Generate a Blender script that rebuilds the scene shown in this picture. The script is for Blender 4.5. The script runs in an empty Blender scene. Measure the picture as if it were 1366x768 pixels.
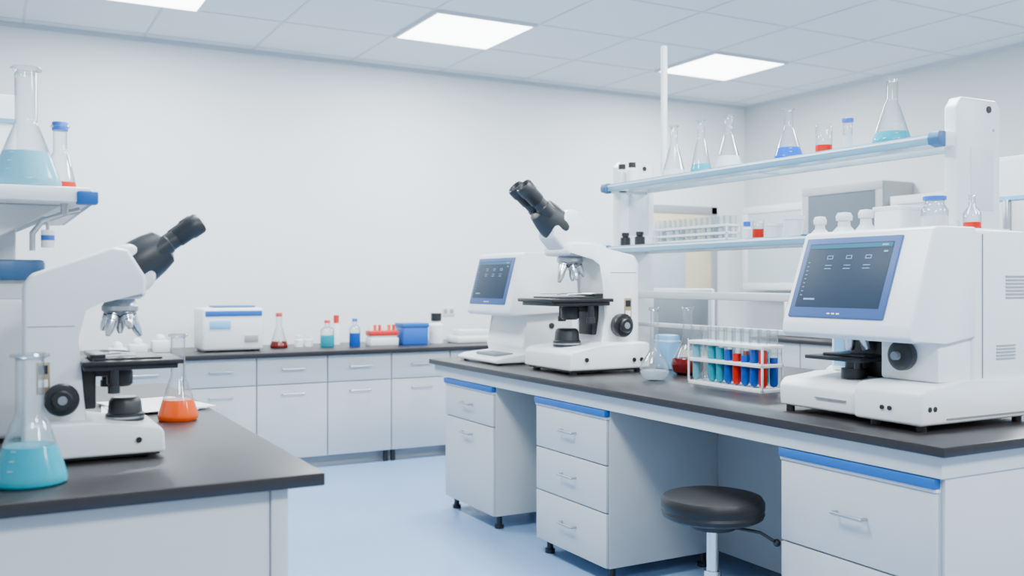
import bpy, bmesh, math, random
from mathutils import Matrix, Vector
random.seed(4)
scene = bpy.context.scene
COL = scene.collection
HB = 0.90      # island bench height
EYE = 1.38

# ------------------------------------------------------------------ materials
def mat(name, col, rough=0.4, metal=0.0, var=0.03, scale=6.0, spec=0.5, bump=0.0, emit=None, es=0.0, coat=0.0):
    m = bpy.data.materials.new(name); m.use_nodes = True
    nt = m.node_tree; N = nt.nodes; L = nt.links
    b = N['Principled BSDF']
    tc = N.new('ShaderNodeTexCoord'); nz = N.new('ShaderNodeTexNoise')
    nz.inputs['Scale'].default_value = scale; nz.inputs['Detail'].default_value = 3
    L.new(tc.outputs['Object'], nz.inputs['Vector'])
    mx = N.new('ShaderNodeMix'); mx.data_type = 'RGBA'
    mx.inputs[6].default_value = (*[max(0, c*(1-var)) for c in col], 1)
    mx.inputs[7].default_value = (*[min(1, c*(1+var)) for c in col], 1)
    L.new(nz.outputs['Fac'], mx.inputs[0]); L.new(mx.outputs[2], b.inputs['Base Color'])
    b.inputs['Roughness'].default_value = rough
    b.inputs['Metallic'].default_value = metal
    b.inputs['Specular IOR Level'].default_value = spec
    b.inputs['Coat Weight'].default_value = coat
    if bump:
        bp = N.new('ShaderNodeBump'); bp.inputs['Strength'].default_value = bump
        bp.inputs['Distance'].default_value = 0.002
        n2 = N.new('ShaderNodeTexNoise'); n2.inputs['Scale'].default_value = scale*30
        L.new(tc.outputs['Object'], n2.inputs['Vector'])
        L.new(n2.outputs['Fac'], bp.inputs['Height']); L.new(bp.outputs['Normal'], b.inputs['Normal'])
    if emit:
        b.inputs['Emission Color'].default_value = (*emit, 1); b.inputs['Emission Strength'].default_value = es
    return m

def glassmat(name, tint=(0.94,0.96,0.97), edge=(0.14,0.22,0.27), gl=0.5, haze=0.05, pw=1.8):
    m = bpy.data.materials.new(name); m.use_nodes = True
    nt = m.node_tree; N = nt.nodes; L = nt.links
    N.remove(N['Principled BSDF']); out = N['Material Output']
    lw = N.new('ShaderNodeLayerWeight'); lw.inputs['Blend'].default_value = 0.5
    p = N.new('ShaderNodeMath'); p.operation = 'POWER'; p.inputs[1].default_value = pw
    L.new(lw.outputs['Facing'], p.inputs[0])
    mx = N.new('ShaderNodeMix'); mx.data_type = 'RGBA'
    mx.inputs[6].default_value = (*tint,1); mx.inputs[7].default_value = (*edge,1)
    L.new(p.outputs[0], mx.inputs[0])
    tr = N.new('ShaderNodeBsdfTransparent'); L.new(mx.outputs[2], tr.inputs['Color'])
    g = N.new('ShaderNodeBsdfGlossy'); g.inputs['Roughness'].default_value = 0.04
    g.inputs['Color'].default_value = (0.95,0.97,1,1)
    ml = N.new('ShaderNodeMath'); ml.operation = 'MULTIPLY_ADD'; ml.inputs[1].default_value = gl; ml.inputs[2].default_value = 0.04
    L.new(p.outputs[0], ml.inputs[0])
    df = N.new('ShaderNodeBsdfDiffuse'); df.inputs['Color'].default_value = (0.85,0.90,0.93,1)
    m0 = N.new('ShaderNodeMixShader'); m0.inputs[0].default_value = haze
    L.new(tr.outputs[0], m0.inputs[1]); L.new(df.outputs[0], m0.inputs[2])
    ms = N.new('ShaderNodeMixShader'); L.new(ml.outputs[0], ms.inputs[0]); L.new(m0.outputs[0], ms.inputs[1]); L.new(g.outputs[0], ms.inputs[2])
    L.new(ms.outputs[0], out.inputs['Surface'])
    return m

def liquidmat(name, col, a=0.7):
    m = bpy.data.materials.new(name); m.use_nodes = True
    nt = m.node_tree; N = nt.nodes; L = nt.links
    b = N['Principled BSDF']; out = N['Material Output']
    b.inputs['Base Color'].default_value = (*col,1); b.inputs['Roughness'].default_value = 0.12
    b.inputs['Specular IOR Level'].default_value = 0.35
    tr = N.new('ShaderNodeBsdfTransparent'); tr.inputs['Color'].default_value = (*[min(1,c*0.85+0.15) for c in col],1)
    ms = N.new('ShaderNodeMixShader'); ms.inputs[0].default_value = a
    L.new(tr.outputs[0], ms.inputs[1]); L.new(b.outputs[0], ms.inputs[2]); L.new(ms.outputs[0], out.inputs['Surface'])
    return m

WHITE = mat('white_plastic', (0.79,0.815,0.825), 0.34, var=0.01)
WHITE2 = mat('white_enamel', (0.68,0.715,0.735), 0.4, var=0.015)
PANEL = mat('cabinet_laminate', (0.52,0.545,0.555), 0.45, var=0.015, spec=0.4)
GAP = mat('shadow_gap_grey', (0.20,0.215,0.23), 0.6)
GREYP = mat('grey_laminate', (0.30,0.315,0.335), 0.5, var=0.02)
MGREY = mat('mid_grey_plastic', (0.20,0.23,0.26), 0.45)
TOP = mat('epoxy_worktop', (0.021,0.018,0.019), 0.34, var=0.15, scale=40, spec=0.38)
BLUE = mat('blue_trim', (0.006,0.105,0.38), 0.45, spec=0.3)
PBLUE = mat('pale_blue_plastic', (0.18,0.47,0.76), 0.4)
SHELFB = mat('shelf_edge_blue', (0.18,0.38,0.52), 0.3)
CAPB = mat('shelf_cap_blue', (0.03,0.12,0.27), 0.4)
BLACK = mat('black_plastic', (0.009,0.009,0.010), 0.38)
DGREY = mat('eyepiece_dark_grey', (0.017,0.019,0.021), 0.42)
LEATH = mat('black_vinyl', (0.008,0.008,0.009), 0.42, bump=0.25, spec=0.35)
CHROME = mat('chrome', (0.70,0.72,0.74), 0.18, 1.0)
STEEL = mat('brushed_steel', (0.45,0.47,0.50), 0.32, 1.0)
SCREEN = mat('screen_slate', (0.032,0.050,0.076), 0.45, var=0.1, spec=0.12)
BEZEL = mat('screen_bezel_blue', (0.060,0.115,0.28), 0.45, spec=0.2)
SCRTXT = mat('screen_text', (0.15,0.32,0.48), 0.4, emit=(0.3,0.6,0.9), es=0.15)
SCRBAR = mat('screen_bar', (0.04,0.16,0.24), 0.4, spec=0.1)
BRASS = mat('label_brass', (0.34,0.28,0.14), 0.4, 0.3)
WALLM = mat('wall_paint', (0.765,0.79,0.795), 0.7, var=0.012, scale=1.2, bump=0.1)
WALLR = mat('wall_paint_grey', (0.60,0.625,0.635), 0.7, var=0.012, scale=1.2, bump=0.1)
CEIL = mat('ceiling_tile', (0.74,0.785,0.81), 0.8, var=0.025, scale=3, bump=0.2)
GRID = mat('ceiling_grid_metal', (0.56,0.61,0.65), 0.5)
FLOOR = mat('vinyl_floor', (0.235,0.385,0.62), 0.22, var=0.03, scale=2.0)
BEIGE = mat('beige_door', (0.66,0.58,0.38), 0.5)
PAPER = mat('paper', (0.82,0.83,0.84), 0.7)
RED = mat('red_plastic', (0.60,0.02,0.012), 0.4)
ORNG = mat('orange_plastic', (0.80,0.08,0.01), 0.4)
BCAP = mat('blue_cap', (0.006,0.11,0.50), 0.4)
LAMP = mat('lamp_diffuser', (1,1,1), 0.5, emit=(0.99,1.0,1.0), es=10.0)
FGLASS = mat('frosted_dark_glass', (0.10,0.125,0.15), 0.4, spec=0.2)
LGLASS = mat('frosted_light_glass', (0.45,0.52,0.56), 0.4)
GLASS = glassmat('flask_glass')
SHG = glassmat('shelf_glass', (0.80,0.90,0.95), (0.50,0.68,0.78), 0.5, 0.12, 2.1)
TEAL = liquidmat('teal_liquid', (0.0,0.36,0.47), 0.85)
PTEAL = liquidmat('pale_teal_liquid', (0.24,0.58,0.70), 0.6)
ORL = liquidmat('orange_liquid', (0.80,0.085,0.0), 0.85)
REDL = liquidmat('red_liquid', (0.62,0.014,0.006), 0.88)
DRED = liquidmat('dark_red_liquid', (0.13,0.006,0.006), 0.88)
BLUL = liquidmat('blue_liquid', (0.0,0.08,0.46), 0.92)
CLRL = liquidmat('clear_liquid', (0.78,0.85,0.89), 0.45)

# ------------------------------------------------------------------ mesh builder
class M:
    def __init__(s):
        s.bm = bmesh.new(); s.mats = []; s.T = Matrix.Identity(4)
    def _mi(s, m):
        if m not in s.mats: s.mats.append(m)
        return s.mats.index(m)
    def _add(s, t, m):
        i = s._mi(m)
        bmesh.ops.recalc_face_normals(t, faces=t.faces[:])
        for f in t.faces: f.material_index = i; f.smooth = True
        t.transform(s.T)
        me = bpy.data.meshes.new('tmp'); t.to_mesh(me); t.free()
        s.bm.from_mesh(me); bpy.data.meshes.remove(me)
    def box(s, c, size, m, bev=0.0, rot=None, seg=2):
        t = bmesh.new(); bmesh.ops.create_cube(t, size=1)
        t.transform(Matrix.Diagonal((*size,1)))
        if bev > 0:
            bmesh.ops.bevel(t, geom=t.edges[:], offset=min(bev, min(size)*0.49), segments=seg, affect='EDGES', profile=0.5)
        if rot is not None: t.transform(rot.to_4x4())
        t.transform(Matrix.Translation(c)); s._add(t, m)
    def bb(s, x0,x1,y0,y1,z0,z1, m, bev=0.0, seg=2):
        s.box(((x0+x1)/2,(y0+y1)/2,(z0+z1)/2),(abs(x1-x0),abs(y1-y0),abs(z1-z0)),m,bev,None,seg)
    def cyl(s, p0, p1, r0, m, r1=None, seg=28, bev=0.0):
        if r1 is None: r1 = r0
        p0 = Vector(p0); p1 = Vector(p1); d = p1-p0
        prof = [(0,0),(r0,0),(r1,d.length),(0,d.length)]
        if bev: prof = [(0,0),(r0-bev,0),(r0,bev),(r1,d.length-bev),(r1-bev,d.length),(0,d.length)]
        s.lathe(prof, m, p0, d, seg)
    def lathe(s, prof, m, o=(0,0,0), d=(0,0,1), seg=32):
        t = bmesh.new(); rings = []
        for r, z in prof:
            if r < 1e-6: rings.append([t.verts.new((0,0,z))])
            else: rings.append([t.verts.new((r*math.cos(2*math.pi*k/seg), r*math.sin(2*math.pi*k/seg), z)) for k in range(seg)])
        for a, b in zip(rings, rings[1:]):
            for k in range(seg):
                k2 = (k+1) % seg
                if len(a)==1 and len(b)==1: continue
                if len(a)==1: t.faces.new((a[0], b[k], b[k2]))
                elif len(b)==1: t.faces.new((a[k], a[k2], b[0]))
                else: t.faces.new((a[k], a[k2], b[k2], b[k]))
        q = Vector((0,0,1)).rotation_difference(Vector(d).normalized()).to_matrix().to_4x4()
        t.transform(Matrix.Translation(o) @ q); s._add(t, m)
    def prism(s, poly, y0, y1, m, bev=0.0, seg=3, plane='XZ'):
        t = bmesh.new()
        f = (lambda a,b,c: (a,c,b)) if plane=='XZ' else (lambda a,b,c: (a,b,c))
        A = [t.verts.new(f(a,b,y0)) for a,b in poly]; B = [t.verts.new(f(a,b,y1)) for a,b in poly]
        n = len(poly)
        t.faces.new(A); t.faces.new(B[::-1])
        for k in range(n): t.faces.new((A[k],B[k],B[(k+1)%n],A[(k+1)%n]))
        if bev: bmesh.ops.bevel(t, geom=t.edges[:], offset=bev, segments=seg, affect='EDGES', profile=0.5, clamp_overlap=True)
        s._add(t, m)
    def tube(s, pts, r, m, seg=14):
        for a, b in zip(pts, pts[1:]): s.cyl(a, b, r, m, seg=seg)
        for p in pts[1:-1]: s.ball(p, r, m)
    def ball(s, c, r, m, sc=(1,1,1)):
        t = bmesh.new(); bmesh.ops.create_uvsphere(t, u_segments=20, v_segments=12, radius=r)
        t.transform(Matrix.Translation(c) @ Matrix.Diagonal((*sc,1))); s._add(t, m)
    def done(s, name, parent=None, loc=(0,0,0), rotz=0.0, origin=None):
        if origin is not None:
            s.bm.transform(Matrix.Translation(-Vector(origin)))
            if parent is None: loc = origin
        me = bpy.data.meshes.new(name); s.bm.to_mesh(me); s.bm.free()
        for m in s.mats: me.materials.append(m)
        me.set_sharp_from_angle(angle=math.radians(38))
        ob = bpy.data.objects.new(name, me); COL.objects.link(ob)
        ob.location = loc; ob.rotation_euler = (0,0,rotz)
        if parent: ob.parent = parent
        return ob

def empty(name, loc=(0,0,0), rotz=0.0, sc=1.0):
    e = bpy.data.objects.new(name, None); COL.objects.link(e)
    e.empty_display_size = 0.1; e.location = loc; e.rotation_euler = (0,0,rotz); e.scale = (sc,sc,sc)
    return e

# ------------------------------------------------------------------ room shell
RX0,RX1,RY0,RY1,CH = -3.0, 7.1, -3.0, 7.8, 3.25
def shell(name, *a):
    b = M(); b.bb(*a[:6], a[6]); return b.done(name)
shell('floor', RX0-.1,RX1+.1,RY0-.1,RY1+.1,-0.1,0, FLOOR)
shell('ceiling', RX0-.1,RX1+.1,RY0-.1,RY1+.1,CH,CH+.1, CEIL)
shell('wall_back', RX0-.1,RX1+.1,RY1,RY1+.1,0,CH, WALLM)
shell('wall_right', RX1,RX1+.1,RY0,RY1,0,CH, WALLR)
shell('wall_left', RX0-.1,RX0,RY0,RY1,0,CH, WALLM)
shell('trim_1', RX0,RX1-.02,RY1-.02,RY1,CH-.03,CH, GRID)
shell('trim_2', RX1-.02,RX1,RY0,RY1,CH-.03,CH, GRID)
shell('baseboard_back', RX0,5.66,RY1-.012,RY1,0,.1, GREYP)
shell('baseboard_right', RX1-.012,RX1,RY0,RY1-.012,0,.1, GREYP)
b = M(); P = 0.823
k = -7
while 2.70+k*P < RX1:
    if 2.70+k*P > RX0: b.bb(2.70+k*P-.008,2.70+k*P+.008,RY0,RY1-.02,CH-.004,CH,GRID)
    k += 1
k = -11
while 6.02+k*P < RY1:
    if 6.02+k*P > RY0: b.bb(RX0,RX1-.02,6.02+k*P-.008,6.02+k*P+.008,CH-.0035,CH,GRID)
    k += 1
b.done('trim_3')

for X0 in (0.50, 2.73, 5.20):
    for ly in (6.05, 2.76, -0.53):
        e = empty('ceiling_light_panel', (X0+.38, ly+.38, CH-.008))
        q = M(); q.bb(-.38,.38,-.38,.38,-.006,.004,LAMP)
        for sx in (-1,1):
            q.bb(sx*.390-.010,sx*.390+.010,-.40,.40,-.010,.006,WHITE2)
            q.bb(-.38,.38,sx*.390-.010,sx*.390+.010,-.010,.006,WHITE2)
        q.done('diffuser', e)
        ld = bpy.data.lights.new('panel_light','AREA'); ld.shape='SQUARE'; ld.size=.74; ld.energy=102; ld.color=(0.94,0.985,1.0)
        lo = bpy.data.objects.new('panel_light', ld); COL.objects.link(lo); lo.parent = e; lo.location=(0,0,-.014)

# ------------------------------------------------------------------ cabinets
def handle(b, x, z, w=.12):
    b.tube([(x-w/2,0,z),(x-w/2,-.028,z),(x+w/2,-.028,z),(x+w/2,0,z)], .0058, STEEL, 10)

def cabinet(b, x0, x1, z0, z1, depth, splits, stripe=False, feet=True, hx=None, gap=.006, body=None, hw=.12):
    """front at y=0 facing -y"""
    PM = body or PANEL
    b.bb(x0,x1,.018,depth,z0,z1,PM,.002)
    b.bb(x0+.012,x1-.012,.012,.02,z0+.01,z1-.01,GAP)
    top = z1
    if stripe:
        b.bb(x0,x1,-.012,.02,z1-.034,z1-.004,BLUE,.004); top = z1-.045
        b.bb(x0,x1,-.002,.02,z1-.046,z1-.036,WHITE2,.001)
    H = top-z0; z = top
    for fr in splits:
        zz = z - H*fr
        b.bb(x0+.003,x1-.003,0,.018,zz+gap/2,z-gap/2,PM,.004)
        handle(b, (x0+x1)/2 if hx is None else hx, z - min(.07, H*fr*.35) if H*fr>.3 else (z+zz)/2+.01, hw)
        z = zz
    if feet:
        for fx in (x0+.04,x1-.04):
            for fy in (.06,depth-.06):
                b.cyl((fx,fy,0),(fx,fy,.02),.026,BLACK,seg=16)
                b.cyl((fx,fy,.02),(fx,fy,z0),.016,BLACK,seg=12)

# island bench
BX0,BX1,BY0,BY1 = 2.433,4.0,1.837,5.533
isl = empty('island_lab_bench', (3.2,3.7,0))
def isl_part(b,name): 
    return b.done(name, isl, origin=(3.2,3.7,0))
b = M(); b.bb(BX0,BX1,BY0,BY1,HB-.032,HB,TOP,.005); isl_part(b,'worktop')
b = M()
b.bb(2.462,2.482,BY0+.03,BY1-.03,.80,HB-.032,PANEL)
b.bb(2.482,3.97,BY0+.03,BY0+.05,.80,HB-.032,PANEL)
b.bb(2.482,3.97,BY1-.05,BY1-.03,.80,HB-.032,PANEL)
isl_part(b,'apron_rail')
def facing_negx(b, xf, yfar):
    b.T = Matrix.Translation((xf,yfar,0)) @ Matrix.Rotation(-math.pi/2,4,'Z')
for n,(ya,yb,sp) in enumerate([(5.355,4.72,(.27,.73)),(4.247,3.61,(.31,.32,.37)),(2.523,1.887,(.42,.58))]):
    b = M(); facing_negx(b, 2.465, ya)
    cabinet(b, 0, ya-yb, .075, .80, .65, sp, True)
    isl_part(b, 'drawer_cabinet_%d'%(n+1))
b = M()
b.bb(3.117,3.135,1.89,5.355,.075,.80,GREYP)
b.bb(3.135,3.95,1.875,5.355,.075,.80,PANEL,.003)
b.bb(2.485,3.117,1.872,1.886,.075,.80,PANEL,.002)
for fy in (2.0,3.6,5.2): b.cyl((3.85,fy,0),(3.85,fy,.08),.016,BLACK)
isl_part(b,'rear_carcass')

# near-left bench
lb = empty('side_lab_bench', (0,3.5,0))
def lb_part(b,name): return b.done(name, lb, origin=(0,3.5,0))
b = M(); b.bb(-1.2,.75,2.35,4.8,HB-.034,HB,TOP,.005); lb_part(b,'worktop')
b = M()
b.bb(-1.17,.62,2.392,4.76,.08,HB-.034,PANEL,.002)
b.bb(.622,.665,2.385,4.76,0.0,HB-.034,PANEL,.003)
for fx in (-1.1,.5):
    for fy in (2.5,4.6): b.cyl((fx,fy,0),(fx,fy,.08),.02,BLACK)
lb_part(b,'carcass')

# back wall counter
HC = .87
bc = empty('perimeter_lab_counter', (2,7.3,0))
def bc_part(b,name): return b.done(name, bc, origin=(2,7.3,0))
b = M(); b.bb(-1.4,5.6,6.9,7.785,HC-.035,HC,TOP,.004); bc_part(b,'worktop')
b = M()
b.T = Matrix.Translation((0,6.94,0))
xs = [-1.35,-.84,-.33,.18,.69,1.20,1.705,2.232,2.74,3.24,3.75,4.26,4.77,5.28]
for a,c in zip(xs,xs[1:]):
    cabinet(b,a+.002,c-.002,.085,HC-.035,.80,(.27,.73),False,False,hw=.16)
b.T = Matrix.Identity(4)
b.bb(-1.3,5.25,7.02,7.04,0.0,.085,GREYP)
for x in (1.2,2.70,2.76,3.24,4.26):
    b.bb(x-.015,x+.015,6.95,6.98,0,.085,BLACK)
bc_part(b,'base_cabinets')

# right wall counter + wall cabinets
rc = empty('background_lab_counter', (6.7,5.5,0))
def rc_part(b,name): return b.done(name, rc, origin=(6.7,5.5,0))
b = M(); b.bb(6.3,7.08,2.2,6.85,HC-.035,HC,TOP,.004); rc_part(b,'worktop')
b = M(); facing_negx(b,6.34,6.82)
for k in range(8): cabinet(b,k*.57+.004,(k+1)*.57-.004,.0,HC-.035,.72,(.27,.73),False,False)
rc_part(b,'base_cabinets')
def glazed(name,y0,y1,z0,z1,x0,frame,glass,fw=.06):
    b = M()
    b.bb(x0+.02,7.09,y0,y1,z0,z1,frame,.004)
    b.bb(x0,x0+.02,y0,y1,z1-fw,z1,frame,.004); b.bb(x0,x0+.02,y0,y1,z0,z0+fw,frame,.004)
    b.bb(x0,x0+.02,y0,y0+fw,z0+fw,z1-fw,frame,.004); b.bb(x0,x0+.02,y1-fw,y1,z0+fw,z1-fw,frame,.004)
    b.bb(x0+.008,x0+.022,y0+fw,y1-fw,z0+fw,z1-fw,glass)
    b.cyl((x0-.02,y0+fw*.5,z0+.2),(x0-.02,y0+fw*.5,z0+.32),.006,STEEL)
    return b.done(name, origin=((x0+7.09)/2,(y0+y1)/2,z0))
glazed('glazed_cabinet',5.66,6.58,1.42,2.25,6.70,GREYP,FGLASS,.075)
glazed('glazed_cabinet',6.62,7.50,1.30,2.14,6.80,WHITE2,LGLASS,.07)
glazed('glazed_cabinet',4.60,5.58,1.42,2.10,6.70,WHITE2,LGLASS,.07)

# door on the back wall
b = M()
b.bb(5.68,5.76,7.765,7.799,0.001,2.16,GREYP,.004); b.bb(6.62,6.70,7.765,7.799,0.001,2.16,GREYP,.004); b.bb(5.68,6.70,7.765,7.799,2.08,2.16,GREYP,.004)
b.bb(5.76,6.62,7.775,7.799,0.005,2.08,BEIGE,.003)
b.bb(5.84,6.28,7.765,7.777,.9,1.95,LGLASS,.002)
b.cyl((6.54,7.775,1.02),(6.54,7.70,1.02),.012,STEEL); b.cyl((6.54,7.70,1.02),(6.42,7.70,1.02),.01,STEEL)
b.done('door_1')

# tall fridge
b = M()
b.bb(4.62,5.35,2.2,3.2,.05,2.03,WHITE2,.02,3)
b.bb(4.60,4.625,2.22,3.18,1.50,2.01,WHITE2,.008); b.bb(4.60,4.625,2.22,3.18,.10,1.47,WHITE2,.008)
b.bb(4.595,4.605,2.22,3.18,1.28,1.36,BLUE); b.bb(4.592,4.603,2.22,3.18,1.80,1.82,PBLUE)
b.bb(4.57,4.60,3.08,3.11,.9,1.25,STEEL,.005); b.bb(4.57,4.60,3.08,3.11,1.55,1.8,STEEL,.005)
for fx in (4.7,5.28):
    for fy in (2.28,3.12): b.cyl((fx,fy,0),(fx,fy,.05),.025,BLACK)
b.done('laboratory_refrigerator', origin=(4.98,2.7,0))

# ------------------------------------------------------------------ reagent shelf over island
rs = empty('reagent_shelf_rack', (3.35,3.58,HB))
def rs_part(b,name): return b.done(name, rs, origin=(3.35,3.58,HB))
SX0,SX1,SY0,SY1 = 3.20,3.50,2.48,4.68
ZU,ZL = 1.955,1.591
def shelfboard(zt, cap):
    b = M()
    b.bb(SX0,SX0+.018,SY0,SY1,zt-.042,zt-.004,SHELFB,.006)
    b.bb(SX0-.002,SX0+.02,SY0,SY1,zt-.018,zt-.010,WHITE,.002)
    b.bb(SX1-.018,SX1,SY0,SY1,zt-.042,zt-.004,WHITE2,.004)
    b.bb(SX0+.01,SX1-.01,SY0,SY1,zt-.008,zt,SHG)
    for y in (SY0+.01,(SY0+SY1)/2,SY1-.01): b.bb(SX0+.018,SX1-.018,y-.01,y+.01,zt-.036,zt-.009,WHITE2,.003)
    b.bb(SX0+.14,SX0+.17,SY0,SY1,zt-.034,zt-.009,WHITE2,.003)
    if cap:
        for y0,y1 in ((SY0-.05,SY0),(SY1,SY1+.05)):
            b.prism([(SX0-.012,zt-.045),(SX0-.018,zt-.02),(SX0-.008,zt+.004),(SX0+.03,zt+.006),(SX0+.03,zt-.055)],y0,y1,CAPB,.004)
            b.bb(SX0+.03,3.34,y0,y1,zt-.05,zt+.006,WHITE,.006)
    return b
rs_part(shelfboard(ZU,True),'upper_shelf'); rs_part(shelfboard(ZL,True),'lower_shelf')
for n,(ya,yb) in enumerate(((SY0-.06,SY0),(SY1,SY1+.06))):
    b = M()
    b.prism([(3.34,HB),(3.34,1.50),(3.28,1.62),(3.28,2.06),(3.31,2.10),(3.52,2.10),(3.545,2.07),(3.545,HB)],ya,yb,WHITE,.010)
    b.cyl((3.47,ya-.004,2.06),(3.47,ya,2.06),.014,BLACK,seg=16)
    b.cyl((3.50,ya-.003,1.98),(3.50,ya,1.98),.006,STEEL,seg=12)
    b.bb(3.36,3.50,ya-.002,ya,1.66,1.90,WHITE2,.002)
    rs_part(b,'upright_%d'%(n+1))
b = M()
b.bb(3.38,3.42,SY0,SY1,1.285,1.325,WHITE2,.006); b.bb(3.38,3.42,SY0,SY1,1.12,1.145,WHITE2,.006)
rs_part(b,'service_rails')
b = M(); b.cyl((0,0,0),(0,0,.03),.035,WHITE); b.cyl((0,0,.03),(0,0,.79),.019,WHITE,bev=.004); b.done('riser_pole', loc=(3.44,4.45,ZU))

# left reagent shelf
ls = empty('overbench_reagent_shelf', (-.1,3.6,HB))
def ls_part(b,name): return b.done(name, ls, origin=(-.1,3.6,HB))
b = M()
b.bb(-.9,.265,2.99,4.3,1.608,1.65,WHITE,.006)
b.bb(.225,.282,2.98,3.03,1.602,1.640,BLUE,.006); b.bb(.265,.280,3.03,4.3,1.610,1.645,SHELFB,.004)
ls_part(b,'shelf_board')
b = M(); b.bb(-.9,.09,3.75,3.83,HB,2.03,WHITE2,.01); b.bb(-.9,.088,3.745,3.75,1.93,1.945,SHELFB); ls_part(b,'upright_panel')
b = M(); b.prism([(.20,1.607),(-.3,1.607),(-.3,1.46),(-.06,1.46)],3.14,3.20,WHITE2,.004); b.prism([(.20,1.607),(-.1,1.607),(-.1,1.48),(-.06,1.48)],3.76,3.82,WHITE2,.004); ls_part(b,'brackets')

# ------------------------------------------------------------------ microscope
def microscope(name, loc, rotz, sc, limb, bw=.22, aw=.12, head=None, A=(.44,0,.785), d=(.25,0,.205), hr=.092):
    e = empty(name, loc, rotz, sc)
    b = M()
    b.prism([(0,.022),(0,.15),(.02,.165),(.24,.165),(.32,.15),(.50,.13),(.52,.11),(.525,.022)],-bw,bw,WHITE,.018,4)
    b.bb(.02,.505,-bw+.02,bw-.02,.014,.03,BLACK)
    for x in (.05,.47):
        for y in (-bw+.05,bw-.05): b.cyl((x,y,0),(x,y,.02),.022,BLACK,seg=16)
    for s in (-1,1):
        b.cyl((.42,s*(bw-.002),.08),(.42,s*(bw+.008),.08),.012,BLACK,seg=16)
        b.cyl((.06,s*(bw-.002),.07),(.06,s*(bw+.006),.07),.012,BLACK,seg=16)
        b.cyl((.11,s*(bw-.002),.07),(.11,s*(bw+.006),.07),.012,BLACK,seg=16)
    b.done('base', e)
    b = M(); b.prism(limb,-aw,aw,WHITE,.022,4)
    for s in (-1,1):
        b.box((.07,s*(aw+.0005),.34),(.050,.006,.13),BRASS,.002)
        b.box((.07,s*(aw+.004),.375),(.034,.002,.036),BLACK); b.box((.07,s*(aw+.004),.32),(.034,.002,.03),PAPER)
        b.bb(.012,.185,s*aw,s*(aw+.001),.545,.549,GAP)
    b.done('arm', e)
    b = M()   # binocular head
    b.lathe([(0,0),(.085,0),(.088,.01),(.088,.03),(.08,.035),(0,.035)],WHITE,(.37,0,.655))
    b.prism(head,-.088,.088,WHITE,.028,4)
    b.done('head', e)
    d = Vector(d).normalized(); A = Vector(A)
    b = M()
    b.lathe([(0,-.03),(hr*.9,-.03),(hr*.98,0),(hr,.02),(hr,.06),(hr*.93,.11),(hr*.80,.16),(hr*.55,.175),(0,.175)],DGREY,A,d)
    for s in (-1,1):
        o = A + d*.12 + Vector((0,s*.047,0))
        b.lathe([(0,0),(.044,0),(.043,.06),(.038,.065),(.038,.10),(.042,.105),(.043,.16),(.048,.17),(.048,.215),(.042,.225),(.032,.218),(.028,.205),(0,.205)],DGREY,o,d,28)
        b.lathe([(0,0),(.027,0)],STEEL,o+d*.2065,d,24)
    b.done('eyepieces', e)
    b = M()   # nosepiece + objectives
    b.lathe([(0,0),(.060,0),(.066,-.02),(.074,-.03),(.074,-.048),(.055,-.062),(0,-.066)],STEEL,(.37,0,.655))
    for k in range(5):
        a = k*2*math.pi/5+.2
        o = Vector((.37+.040*math.cos(a),.040*math.sin(a),.60)); dd = Vector((math.cos(a)*.42,math.sin(a)*.42,-1)).normalized()
        ln = (.115,.10,.085,.105,.075)[k]
        b.lathe([(0,0),(.024,0),(.024,.035),(.020,.038),(.020,ln*.7),(.010,ln),(0,ln)],CHROME,o,dd,20)
        b.lathe([(.0245,.012),(.0245,.018)],BLACK,o,dd,20)
    b.done('nosepiece', e)
    b = M()   # stage
    b.bb(.205,.60,-.19,.19,.385,.405,BLACK,.004)
    b.bb(.25,.52,-.15,.15,.405,.415,DGREY,.003)
    b.bb(.31,.43,-.06,.06,.4155,.4185,LGLASS)
    b.bb(.24,.30,-.14,.14,.415,.432,BLACK,.003)
    b.tube([(.28,-.12,.430),(.36,-.10,.430),(.42,-.05,.426)],.004,STEEL,8)
    b.tube([(.28,.12,.430),(.36,.10,.430),(.42,.05,.426)],.004,STEEL,8)
    b.bb(.215,.58,-.17,.17,.365,.385,DGREY,.004)
    b.bb(.19,.27,-.07,.07,.20,.37,BLACK,.008)
    b.bb(.22,.40,-.035,.035,.33,.365,BLACK,.006)
    b.lathe([(0,0),(.04,0),(.052,.01),(.052,.06),(.045,.075),(.045,.085),(0,.085)],DGREY,(.37,0,.285))
    for s in (-1,1):
        b.cyl((.33,s*.15,.30),(.33,s*.15,.37),.018,BLACK,seg=18); b.cyl((.33,s*.15,.27),(.33,s*.15,.30),.024,DGREY,seg=18)
    b.done('stage', e)
    b = M()
    b.lathe([(0,0),(.078,0),(.078,.03),(.070,.035),(.066,.08),(.058,.095),(.05,.10),(0,.10)],DGREY,(.39,0,.138))
    b.lathe([(0,.0),(.048,.0)],LGLASS,(.39,0,.2385))
    b.lathe([(.079,.012),(.079,.02)],STEEL,(.39,0,.138))
    b.done('illuminator', e)
    b = M()
    for s in (-1,1):
        b.lathe([(0,0),(.05,0),(.05,.015),(.064,.02),(.066,.055),(.060,.062),(.042,.064),(.040,.085),(.034,.09),(0,.09)],BLACK,(.135,s*(aw-.002),.255),(0,s,0))
        b.lathe([(0,0),(.018,0),(.016,.004),(0,.004)],MGREY,(.135,s*(aw+.088),.255),(0,s,0))
    b.done('focus_knobs', e)
    return e
limbC = [(-.01,.12),(-.01,.60),(.02,.645),(.20,.68),(.30,.71),(.44,.71),(.47,.67),(.46,.64),(.30,.635),(.245,.60),(.225,.50),(.225,.30),(.25,.15),(.25,.12)]
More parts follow.
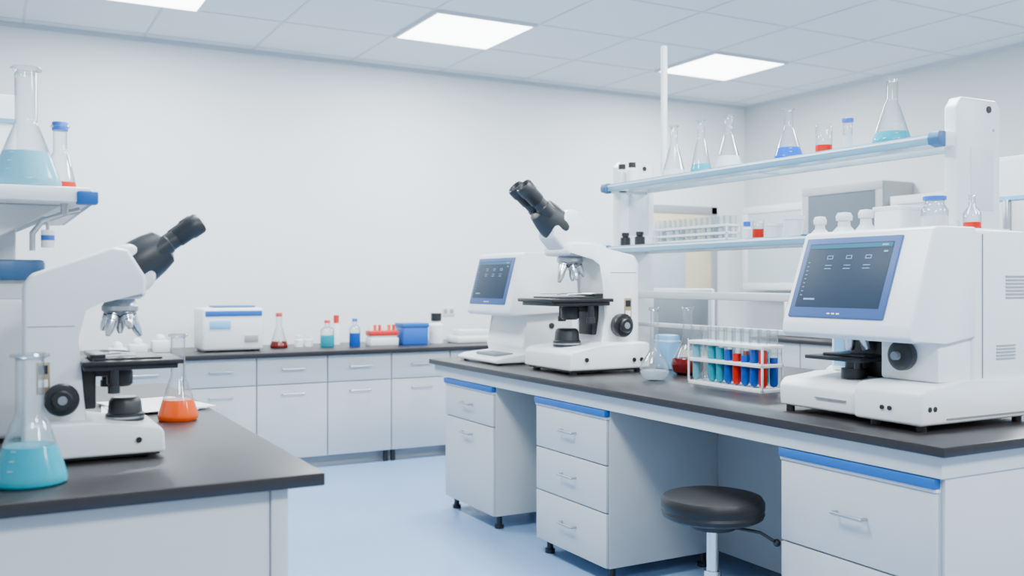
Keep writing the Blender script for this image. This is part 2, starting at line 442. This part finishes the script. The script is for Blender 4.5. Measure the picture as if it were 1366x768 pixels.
limbL = [(0.0,.12),(0.0,.71),(.03,.76),(.33,.872),(.39,.865),(.46,.75),(.46,.665),(.28,.655),(.215,.62),(.20,.50),(.20,.30),(.24,.15),(.24,.12)]
headC = [(.18,.665),(.47,.675),(.53,.74),(.52,.80),(.42,.895),(.37,.89),(.29,.79),(.18,.70)]
headL = [(.28,.70),(.46,.68),(.51,.73),(.50,.80),(.42,.89),(.36,.885),(.28,.82)]
microscope('binocular_microscope',(3.125,4.40,HB),math.pi,.97,limbC,.245,.13,headC,A=(.44,0,.785),d=(.23,0,.205))
microscope('binocular_microscope',(.085,2.90,HB),0,.66,limbL,.20,.11,headL,A=(.415,0,.785),d=(.25,0,.185),hr=.10)

# ------------------------------------------------------------------ analyzers
def screen_on(b, pb, pt, y0, y1, u0, u1):
    """pb,pt: bottom/top (x,z) of slanted face; covers fraction u0..u1"""
    pb=Vector((pb[0],0,pb[1])); pt=Vector((pt[0],0,pt[1])); up=(pt-pb); L=up.length; th=math.atan2(up.x,up.z)
    R = Matrix.Rotation(th,4,'Y'); n = Vector((-math.cos(th),0,math.sin(th)))
    def P(u,y,off): 
        p = pb+up*u+n*off; p.y = y; return p
    w = y1-y0; h=(u1-u0)*L; uc=(u0+u1)/2; yc=(y0+y1)/2
    b.box(P(uc,yc,.002),(.012,w,h),BEZEL,.005,R)
    b.box(P(uc+.02,yc,.0075),(.003,w*.88,h*.80),SCREEN,.001,R)
    b.box(P(uc+.02+.36*(u1-u0),yc,.0092),(.001,w*.86,h*.05),SCRBAR,0,R)
    for r in range(2):
        for c in range(3):
            b.box(P(uc+.02+.12*(u1-u0)-r*.035,yc-w*.22+c*w*.2,.0095),(.001,w*.07,h*.008),SCRTXT,0,R)
    for c in range(3):
        b.box(P(uc+.02+.22*(u1-u0),yc-w*.22+c*w*.2,.0095),(.001,w*.06,h*.045),SCRTXT,0,R)
        b.box(P(uc+.02+.22*(u1-u0),yc-w*.22+c*w*.2,.0100),(.001,w*.045,h*.028),SCREEN,0,R)
    b.box(P(uc+.02+.36*(u1-u0),yc-w*.36,.0098),(.001,w*.06,h*.02),SCRTXT,0,R)
    b.box(P(uc+.02+.28*(u1-u0),yc-w*.38,.0098),(.001,w*.04,h*.02),SCRTXT,0,R)
    b.box(P(uc+.02-.30*(u1-u0),yc+w*.3,.0095),(.001,w*.12,h*.02),SCRTXT,0,R)
    for k in range(9): b.box(P(uc+.02-.25*(u1-u0)+k*.045,yc+w*.40,.0095),(.001,w*.02,h*.008),SCRTXT,0,R)
    for c in (-.05,0,.05): b.box(P(u0+.05*(u1-u0),yc+c*w,.0085),(.002,w*.03,h*.015),PAPER,0,R)

o = (2.88,2.35,HB)
an = empty('laboratory_analyzer', o)
def an_part(b,n): return b.done(n, an, origin=o)
b = M()
b.prism([(2.615,.922),(2.61,1.00),(2.635,1.025),(2.80,1.04),(3.14,1.04),(3.155,1.02),(3.155,.922)],2.30,2.68,WHITE,.010)
b.prism([(2.58,.922),(2.58,1.025),(2.605,1.045),(2.80,1.055),(3.165,1.055),(3.175,1.03),(3.175,.922)],2.03,2.30,WHITE,.012)
for x in (2.63,3.12):
    for y in (2.07,2.25,2.64): b.cyl((x,y,HB),(x,y,.925),.016,BLACK,seg=16)
for k,y in enumerate((2.18,2.15)): b.cyl((2.581,y,.97),(2.575,y,.97),.008,BLACK,seg=12)
for x in (2.62,2.645): b.cyl((x,2.028,.975),(x,2.034,.975),.009,BLACK,seg=12)
b.bb(2.70,3.12,2.026,2.031,.938,.942,GAP)
b.bb(2.6055,2.611,2.36,2.50,.965,.969,GAP)
an_part(b,'base')
b = M()
b.prism([(2.86,1.04),(2.86,1.555),(3.14,1.555),(3.165,1.53),(3.170,1.04)],2.05,2.66,WHITE,.012)
b.bb(2.90,3.13,2.10,2.62,1.555,1.563,WHITE2,.003)
b.bb(2.70,2.88,2.06,2.29,1.05,1.22,WHITE,.012)
for k in range(7): b.bb(3.03,3.14,2.046,2.052,1.325+k*.012,1.330+k*.012,GREYP)
for k in range(5): b.bb(2.98,3.08,2.046,2.052,1.12+k*.011,1.124+k*.011,GREYP)
b.bb(2.905,2.908,2.047,2.052,1.06,1.54,GAP)
b.bb(2.855,2.87,2.32,2.64,1.06,1.2,PBLUE)
b.bb(2.68,2.84,2.07,2.64,1.553,1.560,CAPB,.003)
an_part(b,'housing')
b = M()
pb=(2.548,1.235); pt=(2.665,1.555)
b.prism([(2.565,1.185),(2.545,1.20),pb,pt,(2.69,1.562),(2.87,1.562),(2.87,1.195),(2.72,1.18)],2.045,2.60,WHITE,.008)
screen_on(b,pb,pt,2.155,2.575,.06,.94)
an_part(b,'display_head')
b = M()
b.lathe([(0,0),(.045,0),(.050,.01),(.050,.03),(.042,.038),(.030,.042),(0,.042)],BLACK,(2.70,2.185,1.135),(-1,0,0))
b.cyl((2.70,2.185,1.135),(2.64,2.185,1.135),.014,MGREY)
an_part(b,'focus_knob')
b = M()
b.bb(2.66,2.855,2.34,2.60,1.098,1.112,BLACK,.003); b.bb(2.70,2.855,2.36,2.55,1.112,1.122,DGREY,.003)
b.bb(2.79,2.855,2.36,2.50,1.04,1.19,BLACK,.006)
b.cyl((2.74,2.44,1.035),(2.74,2.44,1.07),.045,BLACK); b.cyl((2.74,2.44,1.07),(2.74,2.44,1.098),.03,DGREY)
b.cyl((2.74,2.46,1.135),(2.74,2.46,1.19),.018,CHROME,r1=.024); b.cyl((2.76,2.40,1.14),(2.75,2.41,1.19),.015,CHROME,r1=.02)
b.cyl((2.68,2.37,1.075),(2.68,2.37,1.10),.012,BLACK)
an_part(b,'sample_stage')

o = (2.9,5.12,HB)
an2 = empty('touchscreen_analyzer', o)
def an2_part(b,n): return b.done(n, an2, origin=o)
b = M()
b.prism([(2.78,.925),(2.75,1.0),(2.80,1.17),(2.80,1.30),(3.10,1.30),(3.10,.925)],4.90,5.36,WHITE,.012)
for z in (1.0,1.03): b.cyl((3.0,4.902,z),(3.0,4.897,z),.01,BLACK,seg=12)
b.cyl((2.95,4.902,1.12),(2.95,4.894,1.12),.018,DGREY,seg=16)
an2_part(b,'column')
b = M(); b.prism([(2.56,.91),(2.56,.93),(2.60,.945),(2.78,.96),(3.12,.96),(3.12,.91)],4.86,5.38,WHITE,.008)
for x in (2.6,3.08):
    for y in (4.9,5.34): b.cyl((x,y,HB),(x,y,.912),.015,BLACK,seg=12)
b.bb(2.60,2.72,4.95,5.2,.944,.962,MGREY,.004)
an2_part(b,'base')
b = M(); pb=(2.645,1.22); pt=(2.73,1.54)
b.prism([(2.66,1.18),(2.645,1.195),pb,pt,(2.75,1.555),(3.11,1.555),(3.12,1.20)],4.86,5.42,WHITE,.010)
screen_on(b,pb,pt,4.93,5.39,.08,.95)
b.bb(2.85,3.10,4.858,4.862,1.31,1.313,GAP)
an2_part(b,'display_head')

# ------------------------------------------------------------------ stool
st = empty('lab_stool',(2.345,2.745,0))
b = M(); b.lathe([(0,.505),(.10,.506),(.165,.512),(.183,.522),(.188,.536),(.184,.545),(.188,.553),(.188,.575),(.178,.592),(.14,.601),(0,.604)],LEATH,seg=48); b.done('seat',st)
b = M()
b.cyl((0,0,.16),(0,0,.32),.032,CHROME); b.cyl((0,0,.32),(0,0,.48),.022,CHROME); b.cyl((0,0,.478),(0,0,.506),.09,BLACK,bev=.004)
b.cyl((0,0,.09),(0,0,.17),.042,BLACK); b.done('gas_lift',st)
b = M(); b.tube([(.03,-.02,.485),(.12,-.12,.47),(.145,-.17,.445)],.006,BLACK,10); b.ball((.148,-.175,.442),.014,BLACK,(1,1,1)); b.done('height_lever',st)
b = M()
for k in range(5):
    a = k*2*math.pi/5+.5; c,s_ = math.cos(a),math.sin(a)
    b.cyl((.03*c,.03*s_,.13),(.25*c,.25*s_,.075),.020,CHROME,r1=.014)
    b.cyl((.25*c,.25*s_,.085),(.25*c,.25*s_,.045),.009,STEEL,seg=12)
    for t in (-1,1):
        q=Vector((-s_,c,0))
        p0=Vector((.25*c,.25*s_,.027))+q*.006*t; b.cyl(p0,p0+q*.016*t,.027,BLACK,seg=20)
b.done('star_base',st)

# ------------------------------------------------------------------ glassware
def erl_prof(h,R,rn=None,nk=.62):
    rn = rn or R*.30
    return [(0,.002),(R*.90,0),(R*.985,h*.02),(R,h*.05),(R*.97,h*.085),(rn*1.35,h*(nk-.05)),(rn*1.05,h*(nk+.01)),(rn,h*(nk+.05)),(rn,h*.955),(rn*1.1,h*.965),(rn*1.38,h*.975),(rn*1.40,h*.99),(rn*1.25,h),(rn*.98,h*.985),(rn*.93,h*.94)]
def rad_at(prof,z):
    for (r0,z0),(r1,z1) in zip(prof[1:],prof[2:]):
        if z0<=z<=z1 and z1>z0: return r0+(r1-r0)*(z-z0)/(z1-z0)
    return prof[-1][0]
def vessel(name, x,y,z, prof, liq=None, lvl=.25, cap=None, h=None, seg=36, ticks=0):
    b = M(); h = h or prof[-1][1]
    lz = h*lvl if liq else -1
    if liq:   # liquid body fills the vessel; bare glass continues above the meniscus
        rl = rad_at(prof,lz)
        pts=[(0,.0)]
        for r,zz in prof[1:]:
            if zz>=lz-1e-4: break
            pts.append((r,zz))
        b.lathe(pts+[(rl,lz),(0,lz-.001)],liq,seg=seg)
        k = next(i for i,(r,zz) in enumerate(prof) if i>0 and zz>lz+1e-5)
        b.lathe([(rl,lz)]+prof[k:],GLASS,seg=seg)
    else:
        b.lathe(prof,GLASS,seg=seg)
    for t in range(ticks):
        zz=h*(.14+.07*t); r=rad_at(prof,zz)+.0008
        for a in (4.1,): b.box((r*math.cos(a),r*math.sin(a),zz),(.012,.001,.0012),PAPER,0,Matrix.Rotation(a+math.pi/2,4,'Z'))
    if cap:
        r=max(prof[-1][0],prof[-2][0]); b.lathe([(0,0),(r*1.2,0),(r*1.2,h*.10),(r*1.1,h*.115),(0,h*.115)],cap,(0,0,h*.93),seg=seg)
    return b.done(name, loc=(x,y,z))
def erl(x,y,z,h,R,liq=None,lvl=.25,cap=None,rn=None,nk=.62,name='erlenmeyer_flask',ticks=0):
    return vessel(name,x,y,z,erl_prof(h,R,rn,nk),liq,lvl,cap,h,ticks=ticks)
def cylp(h,R): return [(0,.001),(R*.93,0),(R,h*.04),(R,h*.97),(R*1.05,h)]
def bottp(h,R,rn): return [(0,.001),(R*.93,0),(R,h*.03),(R,h*.62),(R*.85,h*.72),(rn,h*.80),(rn,h)]
XU=3.33
erl(XU,2.765,ZU,.283,.078,TEAL,.18,ticks=4)
vessel('sample_vial',XU,3.0,ZU,cylp(.14,.02),CLRL,.5,BCAP)
vessel('glass_beaker',XU,3.138,ZU,cylp(.138,.037),REDL,.32)
erl(XU,3.356,ZU,.245,.068,BLUL,.24,ticks=3)
erl(XU,3.775,ZU,.28,.070,CLRL,.24)
erl(XU,3.99,ZU,.286,.056,TEAL,.17,rn=.02)
erl(XU,4.22,ZU,.289,.066,CLRL,.15)
def smallbottle(name,x,y,z,h,R,body,cap):
    b=M(); b.lathe([(0,0),(R,0),(R,h*.6),(R*.6,h*.7),(R*.6,h*.75),(0,h*.75)],body); b.lathe([(0,0),(R*.75,0),(R*.75,h*.26),(0,h*.26)],cap,(0,0,h*.74)); return b.done(name,loc=(x,y,z))
for y in (4.50,4.60): smallbottle('reagent_bottle',3.25,y,ZU,.11,.028,WHITE,BLACK)
for y in (4.44,4.58): smallbottle('reagent_bottle',3.26,y,ZL,.075,.03,BLACK,BLACK)
# lower shelf
def rack(name, x, y0, y1, z, rows, n, h, r, cols, plates=(0,.4,.7), pm=WHITE, dep=None, lvl=.6, th=.06):
    b=M(); L=y1-y0; dep=dep or rows*r*2.9
    for p in plates: b.bb(-dep/2,dep/2,-L/2,L/2,h*p,h*(p+th),pm,.002)
    for s in (-1,1):
        for t in (-1,1):
            b.bb(t*dep/2-.004*(1+t),t*dep/2+.004*(1-t),s*(L/2-.004)-.004,s*(L/2-.004)+.004,0,h*plates[-1],pm,.001)
    for i in range(rows):
        for j in range(n):
            X=(i-(rows-1)/2)*dep/rows; Y=-L/2+L*(j+.5)/n; z0=h*.065
            c=cols[i][j%len(cols[i])]
            top=[(r,h*.92),(r*1.12,h*.925),(r*1.12,h*.935)]
            if c: 
                lv=h*lvl*(.85+.3*random.random())*.9
                b.lathe([(0,0),(r*.7,r*.3),(r,r),(r,lv),(0,lv-.001)],c,(X,Y,z0),seg=16)
                b.lathe([(r,lv)]+top,GLASS,(X,Y,z0),seg=16)
            else: b.lathe([(0,0),(r*.7,r*.3),(r,r)]+top,GLASS,(X,Y,z0),seg=16)
    return b.done(name,loc=(x,(y0+y1)/2,z))
rack('test_tube_rack',3.33,3.74,4.36,ZL,2,14,.13,.015,[[CLRL,CLRL,None],[None,CLRL]],plates=(0,.25,.55),th=.1)
rack('test_tube_rack',2.985,3.10,3.60,HB,2,9,.270,.0185,[[REDL,BLUL,BLUL,REDL,BLUL,TEAL,TEAL,None,PTEAL],[BLUL,TEAL,BLUL,ORL,BLUL,BLUL,PTEAL,BLUL,None]],dep=.125,lvl=.62)
vessel('glass_beaker',XU,3.56,ZL,cylp(.09,.028),REDL,.55)
smallbottle('reagent_bottle',XU,3.64,ZL,.09,.024,WHITE,BCAP)
def cup(x,y,h,R,name='plastic_specimen_cup'):
    b=M(); b.lathe([(0,0),(R*.8,0),(R,h*.8),(R*1.1,h*.82),(R*1.1,h),(0,h)],WHITE); return b.done(name,loc=(x,y,ZL))
cup(XU,3.45,.07,.04); cup(XU,3.32,.10,.045)
def funnel(x,y,R,h):
    b=M(); b.lathe([(R,0),(R*1.02,.004),(R*.5,h*.55),(R*.45,h),(R*.30,h),(R*.35,h*.5),(R*.9,.002)],WHITE); b.lathe([(0,0),(R*.62,0),(R*.66,.02),(R*.5,.035),(0,.038)],WHITE,(0,0,h-.005)); return b.done('stoppered_funnel',loc=(x,y,ZL))
funnel(XU,3.16,.045,.055); funnel(XU,3.02,.055,.065); funnel(XU,2.90,.05,.07)
# on top of analyzer
b=M(); b.bb(-.07,.07,-.06,.06,0,.10,WHITE,.008); b.bb(-.074,.074,-.064,.064,.085,.102,WHITE2,.004); b.done('plastic_storage_box',loc=(3.04,2.49,1.563))
vessel('media_bottle',3.04,2.335,1.563,bottp(.125,.047,.034),CLRL,.45,BCAP)
vessel('reagent_flask',3.05,2.19,1.563,[(0,.001),(.028,0),(.03,.005),(.03,.06),(.012,.085),(.011,.12),(.016,.125)],REDL,.22)
# island bench glassware
vessel('florence_flask',2.86,3.775,HB,[(0,.001),(.035,0),(.058,.014),(.070,.04),(.072,.062),(.062,.092),(.038,.125),(.022,.155),(.020,.20),(.020,.335),(.028,.345),(.027,.355),(.02,.35)],CLRL,.14)
vessel('florence_flask',3.19,3.93,HB,[(0,.001),(.05,0),(.075,.016),(.084,.05),(.080,.08),(.055,.125),(.030,.17),(.024,.21),(.024,.33),(.034,.345),(.032,.355),(.024,.35)],DRED,.25)
b=M(); b.bb(-.045,.045,-.06,.06,0,.19,PBLUE,.012); b.bb(-.046,.046,-.061,.061,.15,.16,WHITE,.001); b.done('pipette_tip_box',loc=(3.30,4.24,HB))
# left
erl(.10,3.11,1.65,.35,.094,PTEAL,.30,rn=.030,nk=.52,ticks=3)
erl(.208,3.42,1.65,.235,.055,REDL,.22,cap=BCAP,rn=.021)
erl(.09,2.553,HB,.310,.083,TEAL,.30,rn=.031,nk=.52,ticks=3)
erl(.585,3.49,HB,.300,.068,ORL,.24,rn=.024,nk=.50)

# left-bench items
b=M()
b.bb(-.62,.133,3.24,3.6,HB+.01,1.34,WHITE,.02,3); b.bb(-.62,.155,3.21,3.62,1.385,1.447,CAPB,.012); b.bb(-.60,.12,3.24,3.6,1.33,1.39,WHITE2)
b.bb(.110,.125,3.232,3.24,.93,1.32,MGREY,.003)
for x in (-.55,0.05):
    for y in (3.28,3.55): b.cyl((x,y,HB),(x,y,HB+.012),.02,BLACK,seg=12)
b.done('benchtop_incubator',origin=(-.28,3.4,HB))
b=M()
TX=.20
b.cyl((TX,3.08,1.608),(TX,3.08,1.575),.012,STEEL); b.tube([(TX+.04,3.08,1.592),(TX,3.08,1.58),(TX-.06,3.08,1.555),(TX-.085,3.08,1.52),(TX-.085,3.08,1.47)],.008,STEEL)
b.cyl((TX-.045,3.08,1.53),(TX-.045,3.08,1.48),.018,WHITE); b.cyl((TX-.045,3.08,1.515),(TX-.045,3.08,1.50),.0185,BCAP); b.cyl((TX-.045,3.08,1.563),(TX-.045,3.08,1.53),.005,STEEL)
ls_part(b,'service_tap')
b=M()
for k in range(4):
    b.box((.53+.012*k,3.92-.01*k,HB+.002+.003*k),(.30,.40,.0028),PAPER,0,Matrix.Rotation(.12*k-.1,4,'Z'))
b.done('paper_stack')
b=M()
b.lathe([(0,0),(.05,0),(.052,.012),(.045,.012),(.043,.003),(0,.003)],WHITE,(0,0,0)); b.lathe([(0,0),(.054,0),(.054,.008),(0,.008)],GLASS,(0,0,.012)); b.done('petri_dish',loc=(.28,4.55,HB))
b=M(); b.bb(-.13,.13,-.09,.09,0,.05,WHITE,.01); b.bb(-.11,.11,-.07,.07,.05,.054,MGREY); b.ball((.03,0,.07),.03,WHITE); b.ball((-.04,.02,.07),.028,WHITE); b.done('instrument_tray',loc=(.16,4.25,HB))

# back counter items
b=M()
b.bb(1.36,1.80,7.12,7.45,HC+.012,HC+.32,WHITE,.02,3); b.bb(1.38,1.79,7.115,7.13,HC+.26,HC+.30,BLUE,.004); b.bb(1.41,1.56,7.113,7.12,HC+.17,HC+.23,PBLUE,.003)
b.bb(1.46,1.76,7.2,7.4,HC+.318,HC+.335,CAPB,.006); b.bb(1.66,1.76,7.112,7.12,HC+.07,HC+.12,GREYP,.003)
b.bb(1.795,1.805,7.16,7.42,HC+.20,HC+.28,PBLUE,.003)
for x in (1.4,1.76): b.bb(x-.02,x+.02,7.15,7.42,HC,HC+.014,BLACK)
b.done('benchtop_centrifuge',origin=(1.58,7.28,HC))
erl(1.99,7.4,HC,.26,.07,DRED,.2,cap=RED,rn=.022)
vessel('reagent_flask',2.36,7.35,HC,bottp(.20,.055,.02),TEAL,.45,RED)
vessel('reagent_flask',2.57,7.3,HC,bottp(.21,.045,.018),BLUL,.5,BCAP)
smallbottle('reagent_bottle',2.50,7.55,HC,.24,.03,WHITE,RED)
rb=M(); rb.bb(-.12,.12,-.06,.06,0,.06,WHITE,.006); rb.bb(-.12,.12,-.06,.06,.08,.12,RED,.006); rb.bb(-.11,.11,-.05,.05,.06,.08,WHITE)
for k in range(6): rb.cyl((-.1+.04*k,0,.11),(-.1+.04*k,0,.165),.013,(WHITE,ORNG,RED)[k%3],seg=12)
rb.done('vial_rack',loc=(2.80,7.3,HC))
b=M(); b.bb(-.11,.11,-.09,.09,0,.17,BCAP,.01); b.bb(-.115,.115,-.095,.095,.14,.175,BLUE,.006); b.done('blue_storage_box',loc=(3.06,7.3,HC))
smallbottle('reagent_jar',3.30,7.35,HC,.25,.06,WHITE,BLACK)
b=M(); b.bb(-.2,.2,-.12,.12,0,.06,WHITE,.015); b.bb(-.16,.12,-.09,.09,.06,.11,WHITE2,.015); b.done('sample_tray',loc=(3.62,7.3,HC))
for x in (2.16,2.24): smallbottle('reagent_bottle',x,7.45,HC,.09,.035,WHITE,PAPER)
for k,x in enumerate((.80,.94,1.10)):
    b=M(); b.bb(-.06,.06,-.06,.06,0,.05+.02*k,WHITE,.012); b.ball((0,0,.06+.02*k),.035,WHITE); b.done('tissue_box',loc=(x,7.2+.05*k,HC))
def outlet(x,z):
    b=M(); b.bb(-.06,.06,-.008,0,-.04,.04,WHITE2,.003)
    for s in (-1,1): b.bb(s*.03-.018,s*.03+.018,-.010,-.007,-.02,.02,GREYP,.002)
    b.done('wall_outlet',loc=(x,7.8,z))
outlet(.95,1.10); outlet(3.62,1.12)

# far side of island: monitor, bottles, orange bits
b=M()
b.bb(-.015,.015,-.36,.36,.06,.44,WHITE2,.012); b.bb(-.022,-.012,-.33,.33,.09,.41,MGREY,.004); b.cyl((.01,0,0),(.01,0,.1),.02,WHITE2); b.bb(-.07,.08,-.1,.1,0,.012,WHITE2,.004)
b.done('computer_monitor',loc=(3.80,4.80,HB))
b=M()
b.bb(-.08,.08,-.13,.13,0,.02,ORNG,.006); b.box((0,0,.05),(.10,.18,.05),WHITE,.02,Matrix.Rotation(.3,4,'Z')); b.ball((.02,.05,.085),.035,WHITE); b.tube([(-.04,-.05,.06),(.0,-.10,.10),(.05,-.13,.06)],.008,WHITE)
b.ball((-.055,.04,.08),.016,BLACK); b.done('sample_cleaning_tray',loc=(3.20,2.93,HB))
b=M(); 
for k in range(3): b.bb(-.1,.1,.03*k-.045,.03*k-.017,0,.24-.01*k,(PBLUE,SHELFB,PBLUE)[k],.003)
b.done('ring_binder_set',loc=(3.68,3.15,HB))
def bg_scope(x,y,s):
    microscope('compound_microscope',(x,y,HC),math.pi,s,limbC,.2,.12,headC)
bg_scope(6.9,5.9,.55); bg_scope(6.9,4.9,.55)
b=M(); b.bb(-.2,.2,-.22,.22,.01,.36,WHITE,.02,3); b.bb(-.206,-.198,-.16,.16,.16,.32,SCREEN,.004); b.bb(-.2,.2,-.2,.2,0,.012,BLACK); b.done('spectrophotometer',loc=(6.8,6.5,HC))

# ------------------------------------------------------------------ world, camera
w = bpy.data.worlds.new('World'); scene.world = w; w.use_nodes = True
w.node_tree.nodes['Background'].inputs[0].default_value = (0.92,0.965,1.0,1)
w.node_tree.nodes['Background'].inputs[1].default_value = 0.85
cd = bpy.data.cameras.new('camera'); cam = bpy.data.objects.new('camera', cd); COL.objects.link(cam)
cd.sensor_width = 36; cd.lens = 36*1280/1366
cam.location = (0,0,EYE); cam.rotation_euler = (math.radians(90),0,-math.radians(28.7))
cd.shift_y = -8/1366
cd.clip_start=.05
cd.dof.use_dof = True; cd.dof.focus_distance = 3.9; cd.dof.aperture_fstop = 2.4
scene.camera = cam
